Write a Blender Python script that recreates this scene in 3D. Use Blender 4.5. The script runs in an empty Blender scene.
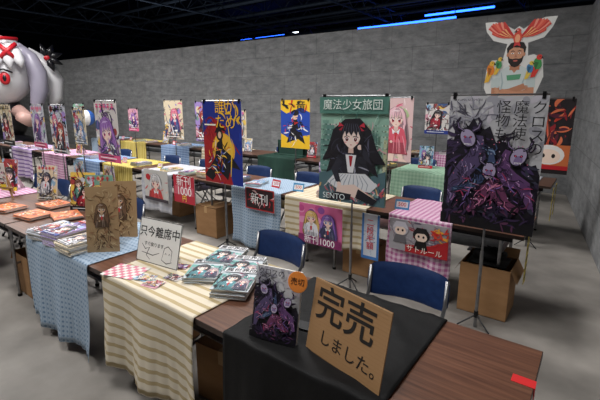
import bpy, math, random
from mathutils import Vector, Matrix
R=random.Random(7)
def lin(c):
    return tuple(((x/255)/12.92 if x/255<=.04045 else ((x/255+.055)/1.055)**2.4) for x in c)
# ------------------------------------------------------------ materials
MATS={}
def newmat(name,rough=.6,metal=0,col=(128,128,128)):
    m=bpy.data.materials.new(name); m.use_nodes=True
    b=m.node_tree.nodes['Principled BSDF']
    b.inputs['Roughness'].default_value=rough; b.inputs['Metallic'].default_value=metal
    b.inputs['Base Color'].default_value=(*lin(col),1)
    MATS[name]=m
    return m,m.node_tree.nodes,m.node_tree.links,b
def noisemat(name,c1,c2,scale=8,rough=.6,metal=0,stretch=(1,1,1),bump=0,detail=6,coord='Object'):
    m,N,L,b=newmat(name,rough,metal,c1)
    tc=N.new('ShaderNodeTexCoord'); mp=N.new('ShaderNodeMapping'); mp.inputs['Scale'].default_value=stretch
    n=N.new('ShaderNodeTexNoise'); n.inputs['Scale'].default_value=scale; n.inputs['Detail'].default_value=detail
    r=N.new('ShaderNodeValToRGB'); r.color_ramp.elements[0].color=(*lin(c1),1); r.color_ramp.elements[1].color=(*lin(c2),1)
    r.color_ramp.elements[0].position=.3; r.color_ramp.elements[1].position=.7
    L.new(tc.outputs[coord],mp.inputs[0]); L.new(mp.outputs[0],n.inputs['Vector']); L.new(n.outputs[0],r.inputs[0]); L.new(r.outputs[0],b.inputs['Base Color'])
    if bump:
        bp=N.new('ShaderNodeBump'); bp.inputs['Strength'].default_value=bump; bp.inputs['Distance'].default_value=.01
        L.new(n.outputs[0],bp.inputs['Height']); L.new(bp.outputs[0],b.inputs['Normal'])
    return m,N,L,b,r,mp
noisemat('wood',(78,50,38),(112,76,58),2.2,.36,stretch=(1.5,32,8),detail=8)
noisemat('wood_edge',(40,28,24),(60,42,34),6,.5)
noisemat('steel',(120,120,122),(150,150,152),20,.3,.9)
noisemat('black_metal',(22,22,24),(34,34,36),20,.4,.5)
noisemat('cardboard',(146,108,70),(164,124,84),5,.85,stretch=(1,1,3))
noisemat('navy_vinyl',(26,48,92),(36,60,106),30,.42)
m_=noisemat('black_cloth',(5,5,6),(10,10,12),20,.7,bump=.3); m_[3].inputs['Specular IOR Level'].default_value=.25
noisemat('paper',(212,210,204),(226,224,220),14,.6)
noisemat('dark_hall',(14,17,22),(24,28,34),1,.9)
noisemat('truss_paint',(58,64,72),(74,80,88),5,.6,.2)
noisemat('green_cloth',(14,50,42),(22,62,50),9,.8)
noisemat('balloon_white',(214,214,218),(228,228,232),2,.35)
noisemat('balloon_grey',(146,142,160),(170,166,182),1.5,.35)
noisemat('balloon_black',(14,14,18),(26,26,32),3,.3)
noisemat('balloon_red',(180,24,36),(200,34,46),3,.4)
noisemat('balloon_skin',(214,170,160),(222,184,174),3,.4)
def emis(name,c,s):
    m,N,L,b=newmat(name,.5,0,c); b.inputs['Emission Color'].default_value=(*lin(c),1); b.inputs['Emission Strength'].default_value=s
emis('blue_led',(36,90,255),7); emis('purple_led',(110,70,255),4); emis('white_led',(230,240,255),6)
m,N,L,b=newmat('print',.45)
a=N.new('ShaderNodeAttribute'); a.attribute_name='Col'; L.new(a.outputs['Color'],b.inputs['Base Color'])
n=N.new('ShaderNodeTexNoise'); n.inputs['Scale'].default_value=30; mr=N.new('ShaderNodeMapRange'); mr.inputs[3].default_value=.4; mr.inputs[4].default_value=.6
L.new(n.outputs[0],mr.inputs[0]); L.new(mr.outputs[0],b.inputs['Roughness'])
def wallmat():
    m,N,L,b=newmat('wall_concrete',.85)
    tc=N.new('ShaderNodeTexCoord'); mp=N.new('ShaderNodeMapping')
    n1=N.new('ShaderNodeTexNoise'); n1.inputs['Scale'].default_value=5; n1.inputs['Detail'].default_value=10; n1.inputs['Roughness'].default_value=.75
    st=N.new('ShaderNodeMapping'); st.inputs['Scale'].default_value=(.6,1,1.4)
    r=N.new('ShaderNodeValToRGB'); r.color_ramp.elements[0].color=(*lin((96,98,100)),1); r.color_ramp.elements[1].color=(*lin((148,149,150)),1)
    r.color_ramp.elements[0].position=.33; r.color_ramp.elements[1].position=.68
    mp.inputs['Rotation'].default_value=(math.pi/2,0,0)
    bk=N.new('ShaderNodeTexBrick'); bk.inputs['Scale'].default_value=1; bk.inputs['Brick Width'].default_value=.92; bk.inputs['Row Height'].default_value=.46
    bk.inputs['Mortar Size'].default_value=.008; bk.inputs['Mortar Smooth'].default_value=.6
    bk.inputs['Color1'].default_value=(1,1,1,1); bk.inputs['Color2'].default_value=(.87,.87,.87,1); bk.inputs['Mortar'].default_value=(.62,.62,.62,1)
    mx=N.new('ShaderNodeMix'); mx.data_type='RGBA'; mx.blend_type='MULTIPLY'; mx.inputs[0].default_value=1
    L.new(tc.outputs['Object'],st.inputs[0]); L.new(st.outputs[0],n1.inputs['Vector']); L.new(tc.outputs['Object'],mp.inputs[0]); L.new(mp.outputs[0],bk.inputs['Vector'])
    L.new(n1.outputs[0],r.inputs[0]); L.new(r.outputs[0],mx.inputs[6]); L.new(bk.outputs['Color'],mx.inputs[7]); L.new(mx.outputs[2],b.inputs['Base Color'])
wallmat()
m,N,L,b,r,mp=noisemat('floor_concrete',(112,108,103),(144,139,133),2.2,.7,detail=12)
n2=N.new('ShaderNodeTexNoise'); n2.inputs['Scale'].default_value=60; n2.inputs['Detail'].default_value=4
mx=N.new('ShaderNodeMix'); mx.data_type='RGBA'; mx.blend_type='OVERLAY'; mx.inputs[0].default_value=.7
L.new(r.outputs[0],mx.inputs[6]); L.new(n2.outputs[0],mx.inputs[7]); L.new(mx.outputs[2],b.inputs['Base Color'])
def clothmat(name,base,c2,kind,per,c3=None):
    m,N,L,b=newmat(name,.85,0,base)
    uv=N.new('ShaderNodeUVMap'); uv.uv_map='UVMap'; sp=N.new('ShaderNodeSeparateXYZ'); L.new(uv.outputs[0],sp.inputs[0])
    def math_(op,a,bv=None):
        k=N.new('ShaderNodeMath'); k.operation=op
        for i,x in enumerate((a,bv)):
            if x is None: continue
            if isinstance(x,(int,float)): k.inputs[i].default_value=x
            else: L.new(x,k.inputs[i])
        return k.outputs[0]
    def band(ch,duty,p=per):
        return math_('LESS_THAN',math_('FRACT',math_('DIVIDE',ch,p)),duty)
    def mix(f,a,bc):
        k=N.new('ShaderNodeMix'); k.data_type='RGBA'
        if isinstance(f,(int,float)): k.inputs[0].default_value=f
        else: L.new(f,k.inputs[0])
        for i,x in ((6,a),(7,bc)):
            if isinstance(x,tuple): k.inputs[i].default_value=(*lin(x),1)
            else: L.new(x,k.inputs[i])
        return k.outputs[2]
    if kind=='stripe':
        o=mix(band(sp.outputs[1],.36),base,c2)
    elif kind=='vstripe':
        o=mix(band(sp.outputs[0],.45),base,c2)
    elif kind=='gingham':
        s=math_('MULTIPLY',math_('ADD',band(sp.outputs[0],.5),band(sp.outputs[1],.5)),.5)
        o=mix(s,base,c2)
    elif kind=='polka':
        def cen(ch): return math_('SUBTRACT',math_('FRACT',math_('DIVIDE',ch,per)),.5)
        a1=cen(sp.outputs[0]); b1=cen(sp.outputs[1])
        d=math_('ADD',math_('MULTIPLY',a1,a1),math_('MULTIPLY',b1,b1))
        o=mix(math_('LESS_THAN',d,.06),base,c2)
        g2=band(sp.outputs[0],.12); o=mix(math_('MULTIPLY',g2,.5),o,c2)
    L.new(o,b.inputs['Base Color'])
clothmat('cloth_blue_check',(158,176,194),(104,130,158),'polka',.034)
clothmat('cloth_blue_check2',(150,172,202),(86,114,158),'gingham',.05)
clothmat('cloth_cream_stripe',(212,202,182),(178,160,122),'stripe',.062)
clothmat('cloth_pink_gingham',(216,190,206),(168,90,140),'gingham',.045)
clothmat('cloth_yellow',(206,190,110),(176,150,60),'vstripe',.06)
clothmat('cloth_purple',(196,178,206),(120,90,150),'stripe',.08)
clothmat('cloth_mint',(168,200,176),(140,178,150),'gingham',.05)
clothmat('cloth_white',(190,190,196),(170,172,182),'gingham',.08)
# ------------------------------------------------------------ mesh builder
class MB:
    def __init__(s): s.v=[];s.f=[];s.fm=[];s.fc=[];s.uv={}
    def face(s,pts,mat,col=(200,200,200),M=None):
        i=len(s.v)
        for p in pts: s.v.append(tuple(M@Vector(p)) if M else tuple(p))
        s.f.append(list(range(i,i+len(pts)))); s.fm.append(mat); s.fc.append(col)
    def idx(s,vs,fs,mat,col=(200,200,200),M=None,uvs=None):
        i=len(s.v)
        for p in vs: s.v.append(tuple(M@Vector(p)) if M else tuple(p))
        for f in fs:
            if uvs: s.uv[len(s.f)]=[uvs[k] for k in f]
            s.f.append([i+k for k in f]); s.fm.append(mat); s.fc.append(col)
    def box(s,x0,x1,y0,y1,z0,z1,mat,col=(200,200,200),M=None):
        vs=[(x,y,z) for z in (z0,z1) for y in (y0,y1) for x in (x0,x1)]
        s.idx(vs,[(0,2,3,1),(4,5,7,6),(0,1,5,4),(2,6,7,3),(0,4,6,2),(1,3,7,5)],mat,col,M)
    def tube(s,pts,r,mat,n=8,M=None,col=(200,200,200),r2=None,prof=None):
        pts=[Vector(p) for p in pts]; vs=[];fs=[]
        for k,p in enumerate(pts):
            d=(pts[min(k+1,len(pts)-1)]-pts[max(k-1,0)]).normalized()
            a=d.orthogonal().normalized() if k==0 else (a-d*a.dot(d)).normalized()
            b=d.cross(a); rr=prof[k] if prof else (r if r2 is None else r+(r2-r)*k/(len(pts)-1))
            for j in range(n):
                t=2*math.pi*j/n; vs.append(p+a*math.cos(t)*rr+b*math.sin(t)*rr)
        for k in range(len(pts)-1):
            for j in range(n):
                fs.append((k*n+j,k*n+(j+1)%n,(k+1)*n+(j+1)%n,(k+1)*n+j))
        fs.append(tuple(range(n))[::-1]); fs.append(tuple(range((len(pts)-1)*n,len(pts)*n)))
        s.idx([tuple(v) for v in vs],fs,mat,col,M)
    def ball(s,c,r,mat,n=24,M=None,col=(200,200,200),fn=None):
        rx,ry,rz=(r,r,r) if isinstance(r,(int,float)) else r
        vs=[];fs=[];m=n//2
        for i in range(m+1):
            ph=math.pi*i/m
            for j in range(n):
                t=2*math.pi*j/n; d=Vector((math.sin(ph)*math.cos(t),math.sin(ph)*math.sin(t),math.cos(ph)))
                k=fn(d) if fn else 1
                vs.append((c[0]+rx*d.x*k,c[1]+ry*d.y*k,c[2]+rz*d.z*k))
        for i in range(m):
            for j in range(n):
                q=(i*n+j,(i+1)*n+j,(i+1)*n+(j+1)%n,i*n+(j+1)%n)
                fs.append(q)
        s.idx(vs,fs,mat,col,M)
    def art(s,A,w,M=None,flat=False,step=.00012):
        for k,(pts,c) in enumerate(A.s):
            o=(k+1)*step
            if flat: q=[(x*w,y*w,o) for x,y in pts]
            else: q=[(x*w,-o,y*w) for x,y in pts]
            s.face(q,'print',c,M)
    def build(s,name,loc=(0,0,0),rz=0,smooth=False,bevel=0,parent=None,subsurf=0):
        me=bpy.data.meshes.new(name); me.from_pydata(s.v,[],s.f)
        names=[]
        for m in s.fm:
            if m not in names: names.append(m)
        for m in names: me.materials.append(MATS[m])
        ca=me.color_attributes.new('Col','FLOAT_COLOR','CORNER'); uvl=me.uv_layers.new(name='UVMap')
        for i,p in enumerate(me.polygons):
            p.material_index=names.index(s.fm[i]); p.use_smooth=smooth
            c=(*lin(s.fc[i]),1); u=s.uv.get(i)
            for k,l in enumerate(p.loop_indices):
                ca.data[l].color=c
                if u: uvl.data[l].uv=u[k]
        o=bpy.data.objects.new(name,me); bpy.context.collection.objects.link(o)
        o.location=loc; o.rotation_euler=(0,0,rz)
        if parent: o.parent=parent
        return o
def text(parent,body,size,pos,col=(20,20,20),flat=False,name='lettering',align='CENTER',rot=0,bold=.0,sx=1,space=1,M=None):
    c=bpy.data.curves.new(name,'FONT'); c.body=body; c.size=size; c.align_x=align; c.align_y='CENTER'; c.space_line=space
    c.offset=bold; c.extrude=.0002
    o=bpy.data.objects.new(name,c); bpy.context.collection.objects.link(o)
    k='ink_%d_%d_%d'%col
    if k not in MATS: noisemat(k,col,tuple(min(255,x+8) for x in col),20,.6)
    c.materials.append(MATS[k]); o.parent=parent
    m=Matrix.Translation(pos)@(Matrix.Identity(4) if flat else Matrix.Rotation(math.pi/2,4,'X'))@Matrix.Rotation(rot,4,'Z')@Matrix.Diagonal((sx,1,1,1))
    if M is not None: m=M@m
    o.matrix_local=m
    return o
# ------------------------------------------------------------ 2D art
class Art:
    def __init__(s,a,bg=None,clip=True):
        s.a=a;s.s=[];s.clip=clip
        if bg: s.rect(0,0,1,a,bg)
    def poly(s,p,c):
        if s.clip: p=[(min(1,max(0,x)),min(s.a,max(0,y))) for x,y in p]
        xs=[q[0] for q in p]; ys=[q[1] for q in p]
        if max(xs)-min(xs)<1e-4 or max(ys)-min(ys)<1e-4: return
        q=[p[0]]
        for t in p[1:]:
            if abs(t[0]-q[-1][0])+abs(t[1]-q[-1][1])>1e-5: q.append(t)
        if len(q)>2: s.s.append((q,c))
    def rect(s,x0,y0,x1,y1,c): s.poly([(x0,y0),(x1,y0),(x1,y1),(x0,y1)],c)
    def ell(s,cx,cy,rx,ry,c,n=18,rot=0,a0=0,a1=360):
        p=[]
        for i in range(n+(0 if a1-a0==360 else 1)):
            t=math.radians(a0+(a1-a0)*i/n); x=rx*math.cos(t); y=ry*math.sin(t)
            p.append((cx+x*math.cos(rot)-y*math.sin(rot),cy+x*math.sin(rot)+y*math.cos(rot)))
        s.poly(p,c)
    def stroke(s,pts,w,c,taper=True):
        l=[];r=[];n=len(pts)
        for i,(x,y) in enumerate(pts):
            x0,y0=pts[max(0,i-1)]; x1,y1=pts[min(n-1,i+1)]; dx,dy=x1-x0,y1-y0; d=math.hypot(dx,dy) or 1
            k=w/2*(math.sin(math.pi*(i+.6)/(n+.2)) if taper else 1)
            l.append((x-dy/d*k,y+dx/d*k)); r.append((x+dy/d*k,y-dx/d*k))
        s.poly(l+r[::-1],c)
    def swirl(s,cx,cy,rx,ry,n,pal,rng,w=.03,ln=.3,flow=None):
        for _ in range(n):
            t=rng.uniform(0,6.28); q=math.sqrt(rng.random()); x=cx+rx*q*math.cos(t); y=cy+ry*q*math.sin(t)
            a=rng.uniform(0,6.28) if flow is None else flow(x,y)+rng.uniform(-.5,.5); k=rng.uniform(-9,9); L_=rng.uniform(.4,1)*ln; p=[]
            for i in range(8):
                p.append((x,y)); x+=math.cos(a)*L_/8; y+=math.sin(a)*L_/8; a+=k*L_/8
            s.stroke(p,w*rng.uniform(.4,1.4),rng.choice(pal))
def dk(c,k=.6): return tuple(int(x*k) for x in c)
def lt(c,k=.4): return tuple(int(x+(255-x)*k) for x in c)
def anime(A,cx,cy,s,hair,cloth,eye,skin=(244,214,200),long=True,legs=False,tilt=0,rng=None):
    rng=rng or random.Random(int(cx*999+s*7777))
    T=lambda x,y:(cx+s*(x*math.cos(tilt)-y*math.sin(tilt)),cy+s*(x*math.sin(tilt)+y*math.cos(tilt)))
    P=lambda pts,c:A.poly([T(x,y) for x,y in pts],c)
    S=lambda pts,w,c:A.stroke([T(x,y) for x,y in pts],w*s,c)
    def E(x,y,rx,ry,c,r=0): 
        X,Y=T(x,y); A.ell(X,Y,rx*s,ry*s,c,14,tilt+r)
    h2=dk(hair,.65)
    if long:
        P([(-1.15,.3),(-1.5,-1.2),(-1.7,-2.8),(-1.2,-3.9),(-.9,-2.9),(-.5,-3.6),(0,-2.5),(.5,-3.4),(.9,-2.7),(1.3,-3.8),(1.65,-2.6),(1.45,-1.1),(1.15,.3)],h2)
        for i in range(14):
            q=rng.choice((-1,1)); x=q*rng.uniform(.5,1.35); S([(x*.8,.4),(x,-.8),(x*1.1+.1*rng.random(),-2),(x*1.1+rng.uniform(-.4,.4),-3.4)],.16,rng.choice([hair,dk(hair,.45),lt(hair,.15)]))
    E(0,.15,1.2,1.2,h2)
    if legs:
        P([(-.6,-3),(-.9,-5),(-.5,-6.4),(-.15,-6.4),(-.2,-4.8),(0,-3.2)],skin); P([(.1,-3),(.5,-4.8),(1.2,-6),(1.5,-5.7),(1,-4.4),(.8,-3)],skin)
        P([(-.75,-5.2),(-.6,-6.6),(-.1,-6.6),(-.2,-5.2)],(240,240,244))
    P([(-.3,-.8),(-.95,-1.15),(-1.3,-2.4),(-1.25,-3.2),(1.25,-3.2),(1.3,-2.4),(.95,-1.15),(.3,-.8)],cloth)
    P([(-.95,-2.6),(-1.5,-3.9),(1.5,-3.9),(.95,-2.6)],dk(cloth,.75))
    for i in range(8): x=rng.uniform(-1,1); S([(x*.8,-1.4-rng.random()),(x,-2.4),(x*1.3,-3.8)],.09,rng.choice([dk(cloth,.5),lt(cloth,.35)]))
    P([(-.22,-.6),(-.28,-1.15),(0,-1.5),(.28,-1.15),(.22,-.6)],dk(skin,.9))
    P([(-.5,-1.05),(0,-1.5),(-.35,-1.7)],(240,240,244)); P([(.5,-1.05),(0,-1.5),(.35,-1.7)],(240,240,244)); P([(-.18,-1.5),(.18,-1.5),(.1,-2.3),(-.1,-2.3)],(200,50,60))
    P([(-1.28,-1.3),(-1.5,-2.3),(-.6,-2.7),(-.5,-2.4),(-1.05,-2.15),(-.9,-1.4)],dk(cloth,.85)); E(-.5,-2.55,.17,.15,skin)
    P([(-.82,.4),(-.8,-.1),(-.6,-.5),(-.26,-.82),(0,-.94),(.26,-.82),(.6,-.5),(.8,-.1),(.82,.4),(.4,.8),(-.4,.8)],skin)
    P([(-.82,.4),(-.8,-.05),(-.4,.12),(0,.2),(.4,.12),(.8,-.05),(.82,.4),(.4,.8),(-.4,.8)],dk(skin,.86))
    for q in (-1,1):
        E(q*.38,-.16,.22,.22,(250,250,252)); E(q*.38,-.17,.17,.21,eye); E(q*.38,-.13,.09,.13,dk(eye,.35)); E(q*.33,-.06,.06,.06,(255,255,255))
        P([(q*.14,.0),(q*.38,.12),(q*.66,-.0),(q*.66,.08),(q*.38,.2),(q*.16,.08)],dk(hair,.3)); E(q*.54,-.46,.13,.06,(238,160,155))
    P([(-.1,-.6),(.1,-.6),(0,-.68)],(190,60,70))
    P([(-.95,.55),(-1.15,-.5),(-1,-1.2),(-.85,-.4),(-.72,.1),(-.5,.5),(-.42,-.02),(-.2,.48),(.02,.02),(.22,.5),(.45,.0),(.55,.5),(.74,.1),(.86,-.4),(1,-1.2),(1.15,-.5),(.98,.55),(.7,1.05),(.2,1.3),(-.3,1.28),(-.75,1)],hair)
    for i in range(9): x=-.85+.21*i; S([(x*.3,1.2),(x*.7,.9),(x,.4),(x*1.05,.1)],.07,rng.choice([h2,lt(hair,.25)]))
    P([(-.7,.75),(-.2,.98),(.5,.88),(.1,.8),(-.3,.84)],lt(hair,.5))
PAL=[((220,110,140),(60,70,130),(80,60,160)),((225,190,110),(200,60,70),(60,130,190)),((60,60,80),(220,220,230),(170,40,60)),((110,150,200),(230,230,240),(60,120,200)),((160,110,190),(70,50,110),(200,60,120)),((170,60,50),(30,40,60),(60,160,110)),((215,215,225),(170,60,70),(200,30,50)),((100,60,44),(80,150,140),(120,80,40)),((40,34,40),(160,30,50),(180,60,60))]
BGS=[(212,156,172),(222,206,176),(140,180,208),(214,208,204),(120,164,142),(232,196,90),(160,136,200),(190,194,206),(70,94,140),(160,66,66)]
def art_random(rng,a=1.42):
    bg=rng.choice(BGS); A=Art(a,bg); h,c,e=rng.choice(PAL)
    for _ in range(16): A.ell(rng.random(),rng.random()*a,*[rng.uniform(.03,.16)]*2,rng.choice(BGS))
    A.swirl(.5,a*.5,.5,a*.5,50,[dk(bg,.6),h,(235,235,235),c,dk(h,.6),dk(c,.6)],rng,.05,.45)
    t=rng.random()
    if t<.45: anime(A,.5+rng.uniform(-.1,.1),a*.64,.17*a/1.42,h,c,e,tilt=rng.uniform(-.3,.3),legs=rng.random()<.5,rng=rng)
    elif t<.75:
        h2,c2,e2=rng.choice(PAL); anime(A,.32,a*.7,.13*a/1.42,h2,c2,e2,tilt=.2,rng=rng); anime(A,.62,a*.5,.17*a/1.42,h,c,e,tilt=-.2,rng=rng)
    else: anime(A,.48,a*.5,.27*a/1.42,h,c,e,tilt=rng.uniform(-.3,.3),rng=rng)
    A.swirl(.5,a*.15,.5,a*.16,30,[dk(c,.8),h,(240,240,240),dk(bg,.5)],rng,.05,.35)
    b=rng.choice([(200,30,50),(40,60,140),(240,210,60),(20,20,24),(230,90,140)])
    if rng.random()<.5: A.rect(0,0,1,.12*a,b)
    if rng.random()<.6:
        for i in range(5):
            x=.08+.17*i; A.rect(x,.9*a,x+.12,.92*a,b); A.rect(x+.05,.86*a,x+.075,.96*a,b); A.rect(x+.01,.94*a,x+.11,.955*a,b)
    for i in range(3): A.rect(.1,.02*a+i*.035*a,.9-.2*rng.random(),.035*a+i*.035*a,(250,250,250) if i%2 else (30,30,36))
    return A
def art_monster(rng,a,n=420):
    A=Art(a,(196,196,200))
    for _ in range(60): A.ell(rng.random(),a*(.62+.38*rng.random()),rng.uniform(.03,.1),rng.uniform(.02,.05),rng.choice([(208,208,212),(180,180,188),(200,196,206),(166,166,176)]),12,rng.random()*3)
    A.swirl(.2,.86*a,.2,.1*a,60,[(150,150,162),(100,98,114),(176,174,186),(70,68,80)],rng,.016,.2)
    dark=[(22,17,30),(34,25,46),(14,12,20),(46,34,60)]
    out=lambda x,y: math.atan2(y-.4*a,x-.45)+(1.3 if x<.5 else -1.2)
    A.poly([(0,0),(1,0),(1,.44*a),(.95,.52*a),(.88,.5*a),(.8,.58*a),(.7,.56*a),(.62,.7*a),(.54,.66*a),(.46,.78*a),(.37,.74*a),(.28,.84*a),(.2,.74*a),(.08,.78*a),(.08,.66*a),(0,.62*a)],(24,19,34))
    A.swirl(.3,.66*a,.28,.1*a,70,dark+[(60,46,80)],rng,.035,.26,out)
    A.swirl(.48,.36*a,.5,.26*a,n//4,dark+[(66,50,90),(54,54,72),(30,26,40)],rng,.04,.3,out)
    # two horned long-necked creatures: broad lit masses, then fine hatching
    def beast(pts,wd,base,hi,lo):
        A.stroke(pts,wd*1.25,(14,11,20)); A.stroke(pts,wd,base)
        for _ in range(int(n/14)):
            i=rng.randrange(len(pts)-1); t=rng.random(); x=pts[i][0]*(1-t)+pts[i+1][0]*t+rng.uniform(-.42,.42)*wd; y=pts[i][1]*(1-t)+pts[i+1][1]*t+rng.uniform(-.42,.42)*wd
            an=math.atan2(pts[i+1][1]-pts[i][1],pts[i+1][0]-pts[i][0])+rng.uniform(-.9,.9); L_=rng.uniform(.04,.12)
            A.stroke([(x,y),(x+math.cos(an)*L_*.5,y+math.sin(an)*L_*.5),(x+math.cos(an+.5)*L_,y+math.sin(an+.5)*L_)],rng.uniform(.006,.018),rng.choice([hi,lo,lo,base,(18,14,24)]))
    beast([(.08,.16*a),(.12,.34*a),(.24,.46*a),(.36,.56*a),(.34,.68*a),(.22,.7*a)],.2,(84,70,108),(156,138,182),(46,36,64))
    beast([(.95,.2*a),(.86,.36*a),(.72,.4*a),(.62,.48*a),(.68,.58*a),(.82,.56*a)],.19,(98,64,112),(186,140,190),(52,32,66))
    beast([(.3,.12*a),(.42,.22*a),(.52,.36*a),(.6,.3*a),(.7,.2*a),(.84,.18*a)],.17,(110,56,92),(214,130,164),(60,28,56))
    beast([(.1,.28*a),(.26,.3*a),(.4,.38*a),(.52,.52*a),(.5,.62*a)],.1,(62,76,112),(130,156,190),(34,40,66))
    for x,y,r,ro in ((.24,.69,.085,.5),(.78,.57,.08,-.5),(.5,.45,.075,0)):
        A.ell(x,y*a,r*1.1,r*1.4,(18,14,26),16,ro); A.ell(x,y*a,r*.9,r*1.2,(172,160,192),16,ro); A.ell(x,y*a-r*.5,r*.5,r*.7,(130,112,156),14,ro)
        for q in (-1,1):
            A.ell(x+q*r*.36,y*a+r*.1,r*.22,r*.15,(20,10,22),10,q*.5); A.ell(x+q*r*.36,y*a+r*.1,r*.1,r*.1,(230,60,110),8)
            A.stroke([(x+q*r*.5,y*a+r*.8),(x+q*r*1.3,y*a+r*1.3),(x+q*r*1.5,y*a+r*2.1),(x+q*r*1.1,y*a+r*2.7)],r*.5,(36,28,48)); A.stroke([(x+q*r*.55,y*a+r*.9),(x+q*r*1.25,y*a+r*1.35),(x+q*r*1.45,y*a+r*2)],r*.15,(140,124,160))
        for q in range(-2,3): A.poly([(x+q*r*.18-r*.08,y*a-r*.75),(x+q*r*.18+r*.08,y*a-r*.75),(x+q*r*.18,y*a-r*1.05)],(230,226,230))
    A.swirl(.5,.3*a,.4,.14*a,n//8,[(214,140,176),(170,60,100),(130,100,170),(20,14,28),(40,26,50)],rng,.012,.16)
    for i in range(60):
        x=rng.uniform(.05,.95); y=rng.uniform(.15,.7)*a; A.ell(x,y,.006,.006,rng.choice([(220,190,220),(230,120,150),(200,200,220)]),6)
    A.rect(0,0,1,.09*a,(14,12,18)); A.swirl(.5,.1*a,.5,.05*a,60,[(54,38,70),(30,20,44),(14,12,18),(90,50,80)],rng,.025,.2)
    return A
def art_green(rng,a):
    A=Art(a,(150,190,172))
    for i in range(22):
        x=rng.random(); w=rng.uniform(.06,.14); y1=(.5+.3*rng.random())*a; c=rng.choice([(124,166,152),(172,206,188),(104,146,138),(200,176,176),(190,196,160)])
        A.rect(x,.3*a,x+w,y1,c)
        for j in range(9):
            for k in range(3): A.rect(x+w*(.12+.3*k),.34*a+j*.05*a,x+w*(.12+.3*k)+w*.16,.34*a+j*.05*a+.018,dk(c,.72) if (j+k)%2 else lt(c,.4))
    A.swirl(.5,.6*a,.5,.2*a,40,[(190,220,206),(100,140,132),(226,170,180)],rng,.014,.3)
    A.rect(0,.85*a,1,a,(84,132,120)); A.swirl(.5,.92*a,.5,.06*a,24,[(100,150,136),(70,114,104)],rng,.02,.3)
    A.poly([(0,0),(1,0),(1,.34*a),(.7,.25*a),(.3,.33*a),(0,.27*a)],(82,112,120))
    A.swirl(.5,.13*a,.5,.14*a,110,[(210,214,210),(60,84,100),(210,170,120),(190,90,100),(50,60,80),(120,160,160),(226,150,170)],rng,.03,.16)
    B=(28,26,34)
    A.poly([(.4,.8*a),(.22,.7*a),(.14,.52*a),(.05,.4*a),(.18,.42*a),(.12,.28*a),(.3,.36*a),(.68,.36*a),(.9,.28*a),(.84,.4*a),(1,.4*a),(.86,.54*a),(.78,.7*a),(.62,.81*a)],B)
    A.swirl(.5,.52*a,.32,.14*a,40,[(48,46,60),(18,16,22),(80,80,100)],rng,.02,.35)
    A.poly([(.3,.46*a),(.7,.46*a),(.78,.3*a),(.7,.24*a),(.3,.24*a),(.24,.32*a)],(38,38,48))
    A.swirl(.5,.34*a,.2,.08*a,24,[(60,60,76),(24,24,30),(160,160,176)],rng,.014,.2)
    A.poly([(.42,.47*a),(.58,.47*a),(.54,.3*a),(.46,.3*a)],(232,232,236)); A.poly([(.47,.46*a),(.53,.46*a),(.51,.36*a),(.49,.36*a)],(170,30,44))
    A.poly([(.26,.28*a),(.72,.3*a),(.9,.2*a),(.8,.13*a),(.3,.13*a),(.14,.19*a)],(226,228,232))
    for i in range(9): x=.2+.07*i; A.stroke([(.35+.04*i,.28*a),(x,.2*a),(x-.02,.14*a)],.014,(160,166,180))
    A.poly([(.3,.16*a),(.56,.19*a),(.9,.06*a),(.84,.015*a),(.5,.07*a),(.28,.08*a)],(240,214,202)); A.poly([(.62,.15*a),(.9,.06*a),(.84,.01*a),(.58,.06*a)],(30,30,38)); A.poly([(.3,.1*a),(.12,.05*a),(.16,.01*a),(.5,.04*a),(.52,.09*a)],(34,34,42))
    A.poly([(.3,.44*a),(.2,.32*a),(.28,.2*a),(.36,.19*a),(.31,.31*a),(.38,.4*a)],(46,46,58)); A.ell(.33,.18*a,.035,.03,(242,214,202))
    A.poly([(.7,.44*a),(.82,.38*a),(.74,.5*a),(.66,.56*a),(.6,.53*a),(.68,.47*a)],(46,46,58)); A.ell(.63,.545*a,.035,.035,(242,214,202))
    s_=.165
    def T(x,y,s=s_,cx=.5,cy=.635*a): return (cx+s*x,cy+s*y)
    P=lambda pts,c:A.poly([T(*q) for q in pts],c)
    P([(-.2,-.6),(-.24,-1.3),(.24,-1.3),(.2,-.6)],(226,192,180))
    P([(-.82,.4),(-.8,-.1),(-.6,-.5),(-.26,-.82),(0,-.94),(.26,-.82),(.6,-.5),(.8,-.1),(.82,.4),(.4,.8),(-.4,.8)],(246,222,212))
    for q in (-1,1):
        for rx,ry,c in ((.2,.18,(250,250,252)),(.15,.17,(150,60,60)),(.08,.11,(40,20,24)),(.04,.04,(255,255,255))): X,Y=T(q*.38,-.18+(.05 if rx<.05 else 0)); A.ell(X,Y,rx*s_,ry*s_,c,12)
        P([(q*.14,-.02),(q*.38,.06),(q*.64,-.06),(q*.64,.0),(q*.38,.13),(q*.16,.05)],B); X,Y=T(q*.52,-.44); A.ell(X,Y,.12*s_,.05*s_,(238,160,160),10)
    P([(-.1,-.6),(.1,-.6),(0,-.68)],(190,60,70))
    P([(-.98,.55),(-1.15,-.6),(-.95,-1.5),(-.84,-.4),(-.76,.1),(-.56,.5),(-.46,.05),(-.24,.46),(.0,.1),(.22,.48),(.48,.06),(.58,.48),(.76,.1),(.86,-.4),(.98,-1.5),(1.15,-.5),(1.0,.55),(.7,1.1),(.2,1.32),(-.3,1.3),(-.75,1.05)],B)
    for i in range(7): A.stroke([T(-.5+.16*i,1.1),T(-.7+.23*i,.7),T(-.75+.25*i,.3)],.008,(84,84,104))
    for q in (-1,1): P([(q*.7,.9),(q*1.1,1.2),(q*1.2,.8)],(200,50,70)); P([(q*.7,.9),(q*.9,.5),(q*1.15,.55)],(170,40,60))
    return A
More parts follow.
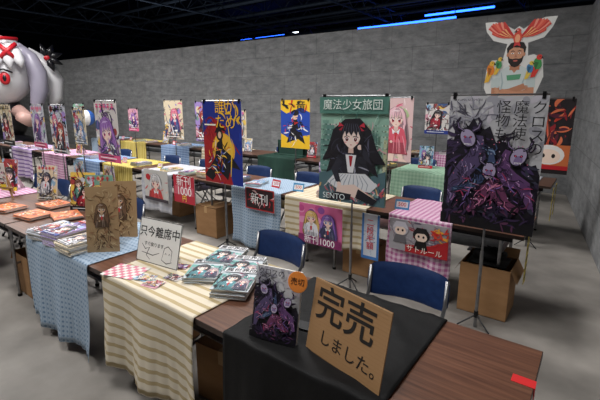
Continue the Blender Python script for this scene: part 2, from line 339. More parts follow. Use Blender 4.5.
def art_oriental(rng,a,c=0):
    if c==0:
        A=Art(a,(20,44,140)); A.poly([(0,0),(.75,0),(.5,.5*a),(.62,.7*a),(.3,.8*a),(0,.62*a)],(166,26,32)); A.ell(.52,.42*a,.3,.3,(236,176,44))
        K=(14,12,20)
        A.swirl(.5,.5*a,.5,.5*a,30,[(14,32,110),(30,64,170),(140,20,30)],rng,.03,.4)
        A.ell(.52,.42*a,.27,.27,(240,186,60))
        A.poly([(.0,.08*a),(.28,.3*a),(.36,.5*a),(.5,.56*a),(.52,.44*a),(.72,.36*a),(.95,.2*a),(.7,.22*a),(.62,.05*a),(.4,.16*a),(.2,.02*a)],K)
        A.ell(.44,.6*a,.09,.1,K); A.poly([(.3,.62*a),(.44,.76*a),(.62,.64*a),(.5,.66*a)],K)
        A.stroke([(.7,.1*a),(.74,.4*a),(.66,.72*a)],.03,(240,200,60)); A.ell(.44,.6*a,.045,.06,(230,190,160))
        A.swirl(.4,.3*a,.25,.2*a,70,[(190,30,40),(240,190,60),(40,80,190),(230,230,220),K,K],rng,.02,.2)
        A.swirl(.8,.8*a,.2,.12*a,10,[(240,190,40)],rng,.04,.3)
    else:
        A=Art(a,(236,190,40)); A.poly([(0,.3*a),(.3,.2*a),(1,.3*a),(1,.75*a),(.7,.85*a),(.2,.72*a),(0,.8*a)],(30,70,170))
        K=(16,14,24); A.poly([(.2,.1*a),(.4,.5*a),(.5,.66*a),(.64,.52*a),(.85,.1*a),(.6,.2*a)],K); A.ell(.5,.68*a,.1,.11,(230,190,160)); A.ell(.5,.74*a,.13,.08,K)
        A.swirl(.5,.4*a,.35,.25*a,50,[(200,40,40),(240,240,240),(30,70,170),K],rng,.03,.3)
        A.swirl(.5,.9*a,.45,.05*a,10,[K,(200,40,40)],rng,.06,.3)
    return A
# ------------------------------------------------------------ furniture
H=.70
def table(x1,y0,name='folding_table',w=1.8,d=.66):
    x0=x1-w; m=MB(); cx=(x0+x1)/2
    hw=w/2
    m.box(-hw,hw,0,d,H-.028,H-.001,'wood_edge'); m.box(-hw+.002,hw-.002,.002,d-.002,H-.001,H,'wood')
    m.box(-hw+.08,hw-.08,.06,.085,H-.075,H-.028,'black_metal'); m.box(-hw+.08,hw-.08,d-.085,d-.06,H-.075,H-.028,'black_metal')
    m.box(-hw+.15,hw-.15,.14,d-.14,H-.2,H-.192,'steel')
    for s in (-1,1):
        x=s*(hw-.16)
        for y in (.08,d-.08):
            m.tube([(x,y,0.02),(x,y,H-.03)],.0135,'steel',8)
            m.tube([(x,y,0),(x,y,.022)],.019,'black_metal',8)
        m.tube([(x,.08,.3),(x,d-.08,.3)],.01,'steel',6); m.tube([(x,.08,H-.12),(x,d-.08,H-.12)],.01,'steel',6)
        m.tube([(x,d/2,.3),(x-s*.28,d/2,H-.04)],.008,'steel',6)
        for y in (.14,d-.14): m.tube([(x,y,H-.03),(x,y,H-.2)],.006,'steel',6)
        m.tube([(x,.14,H-.196),(x-s*.01,d-.14,H-.196)],.007,'steel',6)
    return m.build(name,(cx,y0,0))
def cloth(x0,x1,y0,d,zb,mat,back=.08,seed=0,name='tablecloth',ytop=None,wr=.0015,fold_=.038):
    rng=random.Random(seed+int(x0*100)); m=MB(); nx=max(16,int((x1-x0)/.015)); W=x1-x0
    prof=[];e=.006;z=H+.004
    ys=d if ytop is None else ytop
    if ytop is None and back>0:
        for i in range(5): prof.append((d+e+.003,H-back*(1-i/4)*1.0-.004,-(1)))
    prof+= [(ys,z,0)]
    nt=26
    for i in range(1,nt): prof.append((ys*(1-i/nt),z,0))
    prof+=[(0,z,0),(-e*.7,z-e*.4,.02),(-e,H-.01,.05)]
    n=14
    for i in range(1,n+1): prof.append((-e-.002,H-.01-(H-.01-zb)*i/n,i/n))
    ph=[rng.uniform(0,6.28) for _ in range(6)]; vs=[];uvs=[];acc=0
    for k,(y,zz,h) in enumerate(prof):
        if k: acc+=math.hypot(y-prof[k-1][0],zz-prof[k-1][1])
        for i in range(nx+1):
            u=i/nx; x=x0+W*u
            fold=0
            if h>0:
                fold=-(abs(.5+.5*math.sin(u*W*17+ph[0]+.8*math.sin(u*W*6+ph[1])))**1.5)*fold_*1.3*h - .008*h*abs(math.sin(u*W*41+ph[2]+h))
            wob=0
            if h==0:
                q1=abs(math.sin(x*7+y*5+ph[3]+1.3*math.sin(y*6+x*3+ph[4]))); q2=abs(math.sin(x*4-y*9+ph[5]+math.sin(x*8)))
                wob=wr*((1-q1)**3*2.0+(1-q2)**3*1.6+.3*math.sin(x*13+y*9)**2)
            zz2=zz+wob+(.012*math.sin(u*9+ph[2])*h if h>0 else 0)
            xs=.02*h*math.sin(zz*9+ph[1])*(2*u-1) if h>0 else 0
            vs.append((x-x0-W/2+xs,y+fold,zz2)); uvs.append((x,acc))
    fs=[]; w=nx+1
    for k in range(len(prof)-1):
        for i in range(nx): fs.append((k*w+i+1,k*w+i,(k+1)*w+i,(k+1)*w+i+1))
    m.idx(vs,fs,mat,uvs=uvs)
    o=m.build(name,((x0+x1)/2,y0,0),smooth=True)
    md=o.modifiers.new('s','SOLIDIFY'); md.thickness=.0015; md.offset=1
    return o
def chair(x,y,rz=0):
    m=MB()
    def pad(w,h,fn,t=.022,n=14,mm=10):
        for side in (0,1):
            vs=[];fs=[]
            for j in range(mm+1):
                for i in range(n+1):
                    u=-1+2*i/n; v=-1+2*j/mm
                    k=1/max(1e-6,(abs(u)**6+abs(v)**6)**(1/6))*max(abs(u),abs(v)) if (u or v) else 1
                    uu,vv=u*k,v*k
                    edge=max(abs(uu),abs(vv)); off=(t/2)*(1-edge**6*.9)*(1 if side else -1)
                    vs.append(fn(uu*w/2,vv*h/2,off))
            for j in range(mm):
                for i in range(n):
                    q=(j*(n+1)+i,j*(n+1)+i+1,(j+1)*(n+1)+i+1,(j+1)*(n+1)+i); fs.append(q if side else q[::-1])
            m.idx(vs,fs,'navy_vinyl')
    pad(.46,.2,lambda u,v,o:(u,.2-u*u*.9+o+ (v)*.12,.64+v+.01*(1-(u/.23)**2)))
    pad(.4,.36,lambda u,v,o:(u,v-.06,.425+o+v*-.05))
    for s in (-1,1):
        m.tube([(s*.215,.165,.72),(s*.215,.14,.58),(s*.205,.02,.42),(s*.2,-.27,.02)],.011,'steel',8)
        m.tube([(s*.185,-.16,.41),(s*.185,0,.24),(s*.185,.22,.02)],.011,'steel',8)
        m.tube([(s*.2,-.28,.0),(s*.2,-.27,.03)],.015,'black_metal',8); m.tube([(s*.185,.225,0),(s*.185,.22,.03)],.015,'black_metal',8)
    m.tube([(-.2,-.25,.07),(.2,-.25,.07)],.009,'steel'); m.tube([(-.185,.2,.06),(.185,.2,.06)],.009,'steel')
    m.tube([(-.185,-.16,.405),(.185,-.16,.405)],.009,'steel')
    return m.build('folding_chair',(x,y,0),rz,smooth=True)
def stand_poster(name,x,y,w,z0,z1,A,rz=0,txt=()):
    m=MB(); h=z1-z0
    m.box(-w/2,w/2,-.004,-.002,z0,z1,'paper')
    m.art(A,w,Matrix.Translation((-w/2,-.004,z0))@Matrix.Diagonal((1,1,h/(A.a*w),1)),step=.00004)
    m.tube([(0,.012,.02),(0,.012,z1+.015)],.008,'steel',8)
    m.tube([(0,.012,0),(0,.012,.6)],.012,'steel',8)
    m.tube([(-w/2,.004,z1+.008),(w/2,.004,z1+.008)],.006,'steel',6)
    m.tube([(-w/2,.004,z0),(w/2,.004,z0)],.004,'steel',6)
    for s in (-1,1): m.box(s*(w/2-.03)-.01,s*(w/2-.03)+.01,-.012,.012,z1-.02,z1+.025,'black_metal')
    for k in range(3):
        a=k*2.094+1.57; m.tube([(0,.012,.1),(.13*math.cos(a),.012+.13*math.sin(a),.012)],.006,'black_metal',6)
    m.tube([(0,.012,.08),(0,.012,.13)],.016,'black_metal',8)
    o=m.build(name,(x,y,0),rz)
    for (b,s,px,pz,c,*r) in txt: text(o,b,s,(px*w-w/2,-.0042-.00004*(len(A.s)+3)-.0003,z0+pz*h),c,**(r[0] if r else {}))
    return o
def panel(name,x,y,w,z0,z1,A,txt=(),t=.004):
    m=MB(); h=z1-z0; m.box(-w/2,w/2,-t,0,0,h,'paper'); m.art(A,w,Matrix.Translation((-w/2,-t,0))@Matrix.Diagonal((1,1,h/(A.a*w),1)))
    o=m.build(name,(x,y,z0))
    for (b,s,px,pz,c,*r) in txt: text(o,b,s,(px*w-w/2,-t-.00012*(len(A.s)+3),pz*h),c,**(r[0] if r else {}))
    return o
def board(name,x,y,w,h,A,rz=0,lean=.18,mat='paper',txt=(),t=.005,strut=True,z=None):
    z=H+.0065 if z is None else z
    m=MB(); Mx=Matrix.Rotation(-lean,4,'X'); st=.00004
    m.box(-w/2,w/2,0,t,0,h,mat,M=Mx)
    if A: m.art(A,w,Mx@Matrix.Translation((-w/2,0,0))@Matrix.Diagonal((1,1,h/(A.a*w),1)),step=st)
    if strut:
        top=Mx@Vector((0,t,h*.7)); yb=top.y+h*.32
        m.face([(-w*.12,top.y,top.z),(w*.12,top.y,top.z),(w*.18,yb,0.001),(-w*.18,yb,0.001)],mat)
    o=m.build(name,(x,y,z),rz)
    n=len(A.s) if A else 0
    for (b,s,px,pz,c,*r) in txt: text(o,b,s,(px*w-w/2,-st*(n+3)-.0003,pz*h),c,M=Mx,**(r[0] if r else {}))
    return o
def book_stack(x,y,n,A,rz=0,w=.182,d=.257,t=.007,name='book_stack',seed=0,jit=.06,z=None,txt=()):
    rng=random.Random(seed+int(abs(x)*1000)); m=MB()
    for k in range(n):
        M=Matrix.Translation((rng.uniform(-.006,.006),rng.uniform(-.006,.006),k*t))@Matrix.Rotation(rng.uniform(-jit,jit),4,'Z')
        m.box(-w/2,w/2,-d/2,d/2,.0006,t-.0008,'paper',M=M)
        c=A.s[0][1]; m.box(-w/2-.001,w/2,-d/2-.001,d/2+.001,t-.0008,t-.0001,'print',c,M=M)
        m.box(-w/2-.001,-w/2,-d/2-.001,d/2+.001,.0002,t-.0001,'print',dk(c,.8),M=M)
    m.art(A,w,M@Matrix.Translation((-w/2,-d/2,t))@Matrix.Diagonal((1,d/(A.a*w),1,1)),flat=True,step=.00003)
    o=m.build(name,(x,y,H+.0075 if z is None else z),rz)
    for (b,s,px,py,c,*r) in txt: text(o,b,s,(px*w-w/2,py*d-d/2,t+.00003*(len(A.s)+3)+.0003),c,flat=True,M=M,**(r[0] if r else {}))
    return o
def carton(x,y,w,d,h,rz=0,open_=True,name='cardboard_box'):
    m=MB(); t=.005
    m.box(-w/2,w/2,-d/2,-d/2+t,0,h,'cardboard'); m.box(-w/2,w/2,d/2-t,d/2,0,h,'cardboard')
    m.box(-w/2,-w/2+t,-d/2+t,d/2-t,0,h,'cardboard'); m.box(w/2-t,w/2,-d/2+t,d/2-t,0,h,'cardboard'); m.box(-w/2,w/2,-d/2,d/2,0,t,'cardboard')
    if open_:
        for s in (-1,1):
            m.face([(s*w/2,-d/2,h),(s*w/2,d/2,h),(s*(w/2+.05),d/2,h-.09),(s*(w/2+.05),-d/2,h-.09)],'cardboard')
        m.face([(-w/2,d/2,h),(w/2,d/2,h),(w/2,d/2+.06,h+.06),(-w/2,d/2+.06,h+.06)],'cardboard')
    else:
        m.box(-w/2,w/2,-d/2,d/2,h-t,h,'cardboard'); m.box(-.025,.025,-d/2-.001,d/2+.001,h-.08,h+.001,'print',(186,150,104))
    return m.build(name,(x,y,0),rz)
# ------------------------------------------------------------ room
def shell(name,pts,z0,z1,mat,t=.12):
    (xa,ya),(xb,yb)=pts; L_=math.hypot(xb-xa,yb-ya); m=MB(); m.box(0,L_,0,t,z0,z1,mat)
    return m.build(name,(xa,ya,0),math.atan2(yb-ya,xb-xa))
m=MB(); m.box(-36,8,-10,30,-.1,0,'floor_concrete'); m.build('floor')
m=MB(); m.box(-36,8,-10,30,9,9.1,'dark_hall'); m.build('ceiling')
shell('wall_back',[(-24,6.757),(-.40,8.55)],0,3.22,'wall_concrete')
shell('wall_right',[(-.40,8.55),(1.10,-2.06)],0,3.22,'wall_concrete')
shell('wall_hall_rear',[(-36,29.9),(8,29.9)],0,9,'dark_hall'); shell('wall_hall_left',[(-36,-10),(-36,30)],0,9,'dark_hall')
shell('wall_hall_right',[(8,30),(8,-10)],0,9,'dark_hall'); shell('wall_hall_front',[(8,-10),(-36,-10)],0,9,'dark_hall')
def truss(name,p0,p1,h=.7,n=20):
    p0=Vector(p0);p1=Vector(p1); m=MB(); up=Vector((0,0,h))
    m.tube([p0,p1],.05,'truss_paint',6); m.tube([p0+up,p1+up],.05,'truss_paint',6)
    for i in range(n):
        a=p0.lerp(p1,i/n); b=p0.lerp(p1,(i+.5)/n); c=p0.lerp(p1,(i+1)/n)
        m.tube([a,b+up],.025,'truss_paint',5); m.tube([b+up,c],.025,'truss_paint',5)
    for i in range(0,n+1,4):
        a=p0.lerp(p1,i/n); m.tube([a+up,(a.x,a.y,9)],.03,'truss_paint',5)
    m.build(name)
for k in range(7): truss('roof_truss',(-34,6+k*3.6,7.2),(7,6+k*3.6,7.2),n=26)
for k in range(6): truss('roof_truss',(-32+k*7,-4,6.3),(-32+k*7,29,6.3),n=20)
m=MB()
for k in range(8): m.tube([(-34,9+k*2.5,6.9),(7,9.6+k*2.5,6.9)],.1,'truss_paint',8)
for x in (-30,-10,6): m.tube([(x,9,6.9),(x,9,9)],.03,'truss_paint',5)
m.build('ceiling_duct_pipes')
m=MB()
for x0,x1,y,z,c in ((-14,-9.5,25,6.4,'blue_led'),(-9.3,-5.5,24.6,6.6,'blue_led'),(-20.5,-19.8,26,6.9,'white_led'),(-20,-14.2,25.4,6.1,'purple_led'),(-12,-7,23,6.0,'blue_led'),(-27,-22,27,7.0,'blue_led'),(-4,1.5,24,7.1,'blue_led')):
    m.box(x0,x1,y,y+.08,z,z+(.1 if c=='blue_led' else .06),c); m.box(x0,x1,y+.08,y+.2,z-.03,z+.13,'black_metal')
    for x in (x0+.1,x1-.1): m.tube([(x,y+.15,z),(x,y+.15,9)],.02,'black_metal',5)
m.build('stage_light_bar')
# ------------------------------------------------------------ table rows
YA,YB,YC,YD=1.02,3.15,5.3,7.25
for k in range(5): table(-.08-1.82*k,YA)
for k in range(6): table(-.36-1.82*k,YB)
for k in range(6): table(-.40-1.82*k,YC)
for k in range(2): table(-.9-1.82*k,YD,d=.5)
cloth(-1.17,-.45,YA,.66,.02,'black_cloth',back=.3,seed=1,wr=.0035,fold_=.05)
cloth(-2.17,-1.36,YA,.66,.16,'cloth_cream_stripe',back=0,seed=2)
cloth(-3.26,-2.34,YA,.66,.08,'cloth_blue_check',back=0,seed=3)
cloth(-5.6,-4.75,YA,.66,.2,'cloth_pink_gingham',back=0,seed=4)
cloth(-6.7,-5.9,YA,.66,.2,'cloth_blue_check2',back=0,seed=5)
cloth(-8.3,-7.3,YA,.66,.2,'cloth_cream_stripe',back=0,seed=6)
cloth(-1.4,-.86,YB,.66,.14,'cloth_pink_gingham',back=0,seed=1)
cloth(-2.56,-1.62,YB,.66,.3,'cloth_cream_stripe',back=0,seed=2)
cloth(-3.36,-2.62,YB,.66,.04,'cloth_blue_check',back=0,seed=3)
cloth(-5.2,-4.5,YB,.66,.16,'cloth_white',back=0,seed=8)
cloth(-6.3,-5.45,YB,.66,.12,'cloth_yellow',back=0,seed=4)
cloth(-7.2,-6.4,YB,.66,.1,'cloth_blue_check2',back=0,seed=5)
cloth(-8.6,-7.6,YB,.66,.1,'cloth_pink_gingham',back=0,seed=6)
cloth(-10.2,-9.1,YB,.66,.1,'cloth_purple',back=0,seed=7)
cloth(-1.0,-.55,YC,.66,.25,'cloth_white',back=0,seed=1)
cloth(-2.35,-1.35,YC,.66,.1,'cloth_mint',back=0,seed=2)
cloth(-3.6,-2.7,YC,.66,.1,'cloth_purple',back=0,seed=2)
cloth(-4.95,-4.1,YC,.66,.05,'green_cloth',back=0,seed=3)
cloth(-6.5,-5.6,YC,.66,.1,'cloth_cream_stripe',back=0,seed=4)
cloth(-7.9,-6.9,YC,.66,.1,'cloth_blue_check2',back=0,seed=5)
cloth(-9.6,-8.5,YC,.66,.1,'cloth_yellow',back=0,seed=5)
cloth(-11.1,-10.1,YC,.66,.1,'cloth_blue_check',back=0,seed=5)
cloth(-2.6,-1.7,YD,.5,.1,'cloth_pink_gingham',back=0,seed=5)
for x,y,r in ((-.76,1.86,.08),(-1.72,1.88,-.05),(-3.54,1.84,.03),(-5.03,1.84,0),(-5.67,1.86,0),(-3.01,4.03,0),(-3.88,4.03,.1),(-5.0,4.03,0),(-5.9,4.0,0),(-1.5,4.03,0),(-2.3,6.25,0),(-3.4,6.2,0),(-5.2,6.2,0),(-7.4,4.0,0)):
    chair(x,y,r)
# ------------------------------------------------------------ standing posters
rg=random.Random(3)
stand_poster('dark_fantasy_poster_stand',-.59,2.95,.6,.78,1.69,art_monster(random.Random(11),1.5,700),.0,
   [('ク\nロ\nス\nの',.09,.93,.77,(20,18,24),dict(space=.95)),('魔\n法\n使',.09,.76,.82,(20,18,24),dict(space=.95)),('怪\n物\nも',.09,.59,.82,(20,18,24),dict(space=.95)),('AKUMA NO MORI',.022,.22,.97,(60,58,66))])
stand_poster('anime_girl_poster_stand',-1.665,2.95,.62,.8,1.69,art_green(random.Random(5),1.44),.06,[('魔法少女旅団',.09,.5,.925,(236,246,240)),('SENTO',.07,.25,.05,(230,240,240))])
stand_poster('silhouette_poster_stand',-3.27,2.95,.6,.77,1.655,art_oriental(rg,1.45),0,[('誰が\nため',.16,.6,.84,(250,190,40)),('一',.2,.2,.7,(250,240,220))])
for x,w,z0,z1,s in ((-5.68,.62,.8,1.66,4),(-7.25,.6,.8,1.6,9),(-8.05,.55,.85,1.6,12),(-9.6,.6,.8,1.6,14),(-6.5,.4,1.0,1.55,32)):
    stand_poster('anime_poster_stand',x,2.95,w,z0,z1,art_random(random.Random(s),1.42))
stand_poster('pink_anime_poster_stand',-2.3,5.1,.6,.86,1.7,(lambda A:(anime(A,.62,.95,.2,(236,190,200),(220,90,110),(190,50,70),legs=True),A)[1])((lambda A:(A.swirl(.5,.7,.5,.7,70,[(230,150,170),(250,230,230),(200,90,110),(180,200,150)],random.Random(2),.05,.3),A)[1])(Art(1.4,(222,190,190)))))
stand_poster('samurai_poster_stand',-3.94,5.1,.58,.92,1.68,art_oriental(rg,1.3,1),0,[('竜',.2,.7,.85,(20,20,24))])
A=Art(1.4,(30,22,26)); A.swirl(.5,.9,.5,.45,90,[(200,60,40),(150,30,40),(230,120,80),(40,30,36),(90,30,50)],rg,.06,.35); anime(A,.45,1.02,.14,(220,90,60),(40,30,40),(230,180,60)); A.rect(.3,.1,1,.55,(206,110,60)); A.ell(.68,.36,.25,.19,(240,236,232)); A.ell(.68,.33,.19,.14,(250,224,206)); A.ell(.6,.34,.03,.04,(30,20,20)); A.ell(.76,.34,.03,.04,(30,20,20)); A.rect(.3,.08,1,.16,(190,30,40))
stand_poster('red_poster_stand',-.56,5.12,.6,.88,1.68,A)
for x,w,z0,z1,s in ((-6.15,.5,.9,1.65,41),(-7.1,.62,.9,1.68,42),(-9.9,.6,.9,1.6,44),(-8.6,.4,1.0,1.5,43),(-11.2,.6,.9,1.6,45),(-5.2,.36,1.0,1.5,46)):
    stand_poster('anime_poster_stand',x,5.1,w,z0,z1,art_random(random.Random(s),1.42))
for x,w,z0,z1,s in ((-2.35,.42,1.1,1.62,51),(-3.1,.36,1.1,1.5,54)):
    stand_poster('anime_poster_stand',x,7.1,w,z0,z1,art_random(random.Random(s),1.3))
# cutout of bearded man with parrots and a red bird over his head
A=Art(1.6,clip=False); Wt=(226,226,222)
A.poly([(.14,0),(.0,.3),(.02,.66),(.1,.84),(.3,.84),(.34,1.04),(.36,1.14),(.1,1.22),(-.04,1.4),(-.08,1.58),(.1,1.58),(.3,1.5),(.46,1.4),(.54,1.46),(.62,1.4),(.76,1.5),(.96,1.58),(1.16,1.58),(1.1,1.4),(.98,1.22),(.72,1.14),(.74,.9),(.84,.92),(1.0,.84),(1.04,.5),(.98,.3),(.88,0)],Wt)
A.poly([(.16,.02),(.14,.4),(.24,.62),(.42,.72),(.64,.72),(.82,.62),(.9,.4),(.88,.02)],(206,218,216)); A.poly([(.42,.73),(.53,.58),(.64,.73)],(196,140,108))
for p in (((.3,.6),(.34,.4),(.3,.1)),((.76,.6),(.7,.4),(.76,.1))): A.stroke(list(p),.03,(170,188,190))
A.poly([(.14,.4),(.15,.12),(.5,.14),(.76,.28),(.72,.38),(.46,.28),(.3,.26),(.27,.44)],(190,132,100)); A.poly([(.9,.4),(.91,.12),(.6,.08),(.3,.18),(.34,.28),(.6,.22),(.77,.26),(.79,.42)],(204,146,114))
A.poly([(.13,.5),(.13,.3),(.28,.3),(.3,.5)],(196,210,208)); A.poly([(.91,.5),(.92,.3),(.77,.3),(.75,.5)],(196,210,208))
for i in range(4): A.stroke([(.33-.02*i,.18+.03*i),(.26-.01*i,.2+.03*i),(.2,.22+.03*i)],.026,(210,156,122)); A.stroke([(.7+.01*i,.32-.025*i),(.76,.33-.025*i),(.8,.32-.025*i)],.024,(190,132,100))
A.poly([(.42,.44),(.64,.46),(.66,.56),(.4,.54)],(90,160,120))
A.poly([(.44,.64),(.62,.64),(.6,.84),(.46,.84)],(186,128,98)); A.ell(.53,.93,.14,.19,(208,152,120),22)
A.poly([(.385,.93),(.41,.79),(.47,.71),(.53,.69),(.59,.71),(.65,.79),(.675,.93),(.63,.86),(.58,.85),(.53,.86),(.48,.85),(.43,.86)],(36,26,22)); A.ell(.53,.815,.04,.016,(190,96,86))
A.poly([(.38,.92),(.36,1.06),(.42,1.15),(.53,1.18),(.65,1.15),(.7,1.06),(.68,.92),(.65,1.03),(.58,1.06),(.48,1.07),(.41,1.02)],(32,24,22))
for q in (-.06,.06): A.ell(.53+q,.955,.026,.013,(250,250,250),10); A.ell(.53+q,.955,.011,.012,(30,20,16),8); A.stroke([(.53+q-.035,.99),(.53+q,1.005),(.53+q+.035,.99)],.016,(30,20,16))
A.poly([(.53,.95),(.555,.88),(.505,.88)],(180,120,92)); A.ell(.385,.93,.02,.035,(196,138,108),10); A.ell(.675,.93,.02,.035,(196,138,108),10)
for q in (-1,1):
    cols=[(206,60,50),(226,90,70),(236,120,96),(216,70,60),(240,150,130)]
    for i in range(11):
        an=math.radians(14+4.8*i); ln=.62-.016*abs(i-6)-.1*(i<3)
        x0,y0=.53+q*.07,1.26-.002*i; p=[]
        for j in range(6): t=j/5; p.append((x0+q*math.cos(an+.12*t)*ln*t,y0+math.sin(an+.12*t)*ln*t*.62))
        A.stroke(p,.085,cols[i%5],True)
    for i in range(7):
        an=math.radians(18+7*i); p=[(.53+q*.06+q*math.cos(an)*.3*t,1.26+math.sin(an)*.2*t) for t in (0,.25,.5,.75,1)]; A.stroke(p,.05,[(200,40,44),(242,180,120)][i%2])
A.ell(.53,1.25,.075,.12,(220,80,60)); A.ell(.53,1.23,.045,.08,(244,170,130)); A.ell(.53,1.37,.05,.05,(216,70,56)); A.poly([(.51,1.39),(.45,1.35),(.51,1.34)],(60,50,50)); A.ell(.52,1.385,.01,.01,(250,250,250),8); A.poly([(.49,1.16),(.57,1.16),(.6,1.08),(.53,1.11),(.47,1.08)],(210,60,60))
for cx,cy,c1,c2,sc in ((.1,.66,(226,130,40),(230,180,60),1),(.92,.74,(66,150,80),(216,60,50),1),(.24,.76,(70,150,90),(230,190,70),.8),(.8,.66,(60,130,180),(230,200,80),.8)):
    A.poly([(cx-.06*sc,cy-.04),(cx-.1*sc,cy-.26*sc),(cx-.02,cy-.24*sc),(cx+.05*sc,cy-.06)],c2); A.ell(cx,cy,.07*sc,.11*sc,c1,14,.2); A.ell(cx+.02,cy+.12*sc,.05*sc,.05*sc,c2); A.poly([(cx+.06*sc,cy+.14*sc),(cx+.1*sc,cy+.09*sc),(cx+.05*sc,cy+.09*sc)],(40,36,36)); A.ell(cx+.03,cy+.13*sc,.01,.01,(10,10,10),8); A.poly([(cx-.05*sc,cy+.04),(cx+.02,cy+.02),(cx-.03,cy-.14*sc)],dk(c1,.7))
m=MB(); w=.52; zc=1.64
m.art(A,w,Matrix.Translation((-w/2,0,zc)),step=.00006)
bp=[(x*w-w/2,y*w+zc) for x,y in A.s[0][0]]
m.face([(x,.006,z) for x,z in bp][::-1],'cardboard')
for i in range(len(bp)):
    a,b=bp[i],bp[(i+1)%len(bp)]; m.face([(a[0],-.0001,a[1]),(b[0],-.0001,b[1]),(b[0],.006,b[1]),(a[0],.006,a[1])],'paper')
m.tube([(0,.016,0),(0,.016,2.2)],.01,'black_metal'); m.box(-.25,.25,-.15,.18,0,.012,'black_metal')
m.build('bearded_man_with_parrots_cutout',(-.83,4.75,0),.05)
# ------------------------------------------------------------ giant inflatable (built facing -Y, then turned)
m=MB()
m.ball((0,0,2.5),(1.0,.92,.98),'balloon_white',40)
m.ball((0,.14,2.62),(1.08,.98,1.0),'balloon_white',40,fn=lambda d:1+.02*math.sin(d.x*14)*(d.z+.5))
m.ball((0,.1,1.15),(.72,.62,.75),'balloon_black',24); m.ball((0,0,.36),(1.0,.9,.36),'balloon_black',24)
def lock(pts,pr,mat): m.tube(pts,.1,mat,14,prof=pr)
for q in (-1,1):
    lock([(q*.72,-.3,3.3),(q*.98,-.35,2.95),(q*1.12,-.4,2.5),(q*1.12,-.4,2.0),(q*.98,-.42,1.5),(q*.8,-.4,1.2)],[.06,.2,.26,.24,.16,.03],'balloon_grey')
    lock([(q*.9,.2,3.2),(q*1.3,.2,2.8),(q*1.5,.15,2.3),(q*1.5,.1,1.8),(q*1.3,.1,1.35)],[.1,.26,.28,.2,.04],'balloon_white')
    lock([(q*.5,-.3,1.4),(q*.8,-.7,1.1),(q*.6,-1.0,1.25)],[.2,.18,.15],'balloon_skin')
    lock([(q*.35,-.5,.4),(q*.4,-1.0,.2),(q*.4,-1.15,.17)],[.2,.17,.15],'balloon_white')
    m.ball((q*.36,-.86,2.3),(.13,.07,.18),'balloon_red',14); m.ball((q*.36,-.92,2.3),(.05,.02,.09),'balloon_black',10)
    m.tube([(q*.2,-.92,2.5),(q*.36,-.95,2.54),(q*.55,-.85,2.46)],.025,'balloon_black',8)
    bx=q*1.42; bz=2.95
    m.ball((bx,-.3,bz),(.1,.1,.1),'balloon_red',12)
    for k in range(5):
        an=math.radians(-70+45*k)*1.0
        lock([(bx,-.3,bz),(bx+q*math.cos(an)*.2,-.34,bz+math.sin(an)*.2),(bx+q*math.cos(an)*.42,-.3,bz+math.sin(an)*.42)],[.05,.1,.015],'balloon_black')
for k in range(7):
    x=-.78+.26*k; lock([(x*.55,-.5,3.3),(x*.85,-.78,3.0),(x*1.0,-.9,2.75),(x*1.02,-.93,2.6-.07*(k%2))],[.1,.17,.12,.02],'balloon_white')
for cx,cz,s2 in ((.5,3.02,.22),(-.5,3.02,.22)):
    for s in (-1,1): m.tube([(cx-s2,-.88,cz-s*s2),(cx,-1.0,cz),(cx+s2,-.86,cz+s*s2)],.06,'balloon_red',8)
for q in (-1,1): m.tube([(q*.1,-.93,3.2),(q*.4,-.85,3.38),(q*.75,-.6,3.4)],.05,'balloon_red',8)
m.tube([(0,-1.0,2.95),(0,-.95,3.2)],.05,'balloon_red',8); m.tube([(-.08,-.93,2.0),(0,-.95,1.97),(.08,-.93,2.0)],.025,'balloon_red',8)
m.build('giant_inflatable_anime_character',(-14.5,4.3,0),math.radians(66),smooth=True)
m=MB()
cs=[(60,110,200),(240,240,240),(220,70,60),(240,240,240),(240,200,60),(240,240,240)]
n=24;mm=12
for i in range(mm):
    for j in range(n):
        def P_(i,j): ph=math.pi*i/mm;t=2*math.pi*j/n; return (.2*math.sin(ph)*math.cos(t),.2*math.sin(ph)*math.sin(t),1.25+.2*math.cos(ph))
        q=[P_(i,j),P_(i+1,j),P_(i+1,j+1),P_(i,j+1)]
        if i==0: q=q[:3]
        if i==mm-1: q=[q[0],q[1],q[3]]
        m.face(q,'print',cs[(j//4)%6])
m.tube([(0,0,0),(0,0,1.06)],.015,'steel'); m.ball((0,0,.02),(.16,.16,.02),'black_metal',16)
m.build('beach_ball_on_post',(-10.7,5.05,0))
# ------------------------------------------------------------ hanging prints on row B front
fy=YB-.065
A=Art(.95,(216,104,156)); 
for _ in range(20): A.ell(R.random(),R.random()*.95,.08,.08,R.choice([(230,150,190),(196,76,140),(140,76,150)]))
anime(A,.3,.62,.13,(226,186,110),(230,230,240),(200,60,120)); anime(A,.7,.6,.13,(140,100,190),(60,60,100),(60,120,200)); A.rect(0,0,1,.2,(130,36,96))
panel('pink_price_poster',-2.08,fy,.5,.28,.68,A,[('新刊1000',.09,.5,.1,(255,255,255))])
A=Art(2.2,(212,218,228)); A.rect(0,0,.12,2.2,(60,120,190)); A.rect(.88,0,1,2.2,(60,120,190)); A.rect(0,0,1,.15,(60,120,190)); A.swirl(.5,1.1,.3,.9,40,[(150,170,200),(200,210,226),(90,120,170)],R,.03,.2)
panel('small_white_banner',-1.535,fy-.01,.17,.27,.69,A,[('二\n段\n半\n額',.075,.5,.55,(200,40,60),dict(space=.95))])
A=Art(.62,(166,162,168)); A.swirl(.5,.35,.5,.3,60,[(140,130,140),(196,190,196),(110,100,120),(170,60,70)],R,.03,.3); A.poly([(.3,0),(1,0),(1,.36),(.7,.2),(.3,.14)],(180,34,40)); 
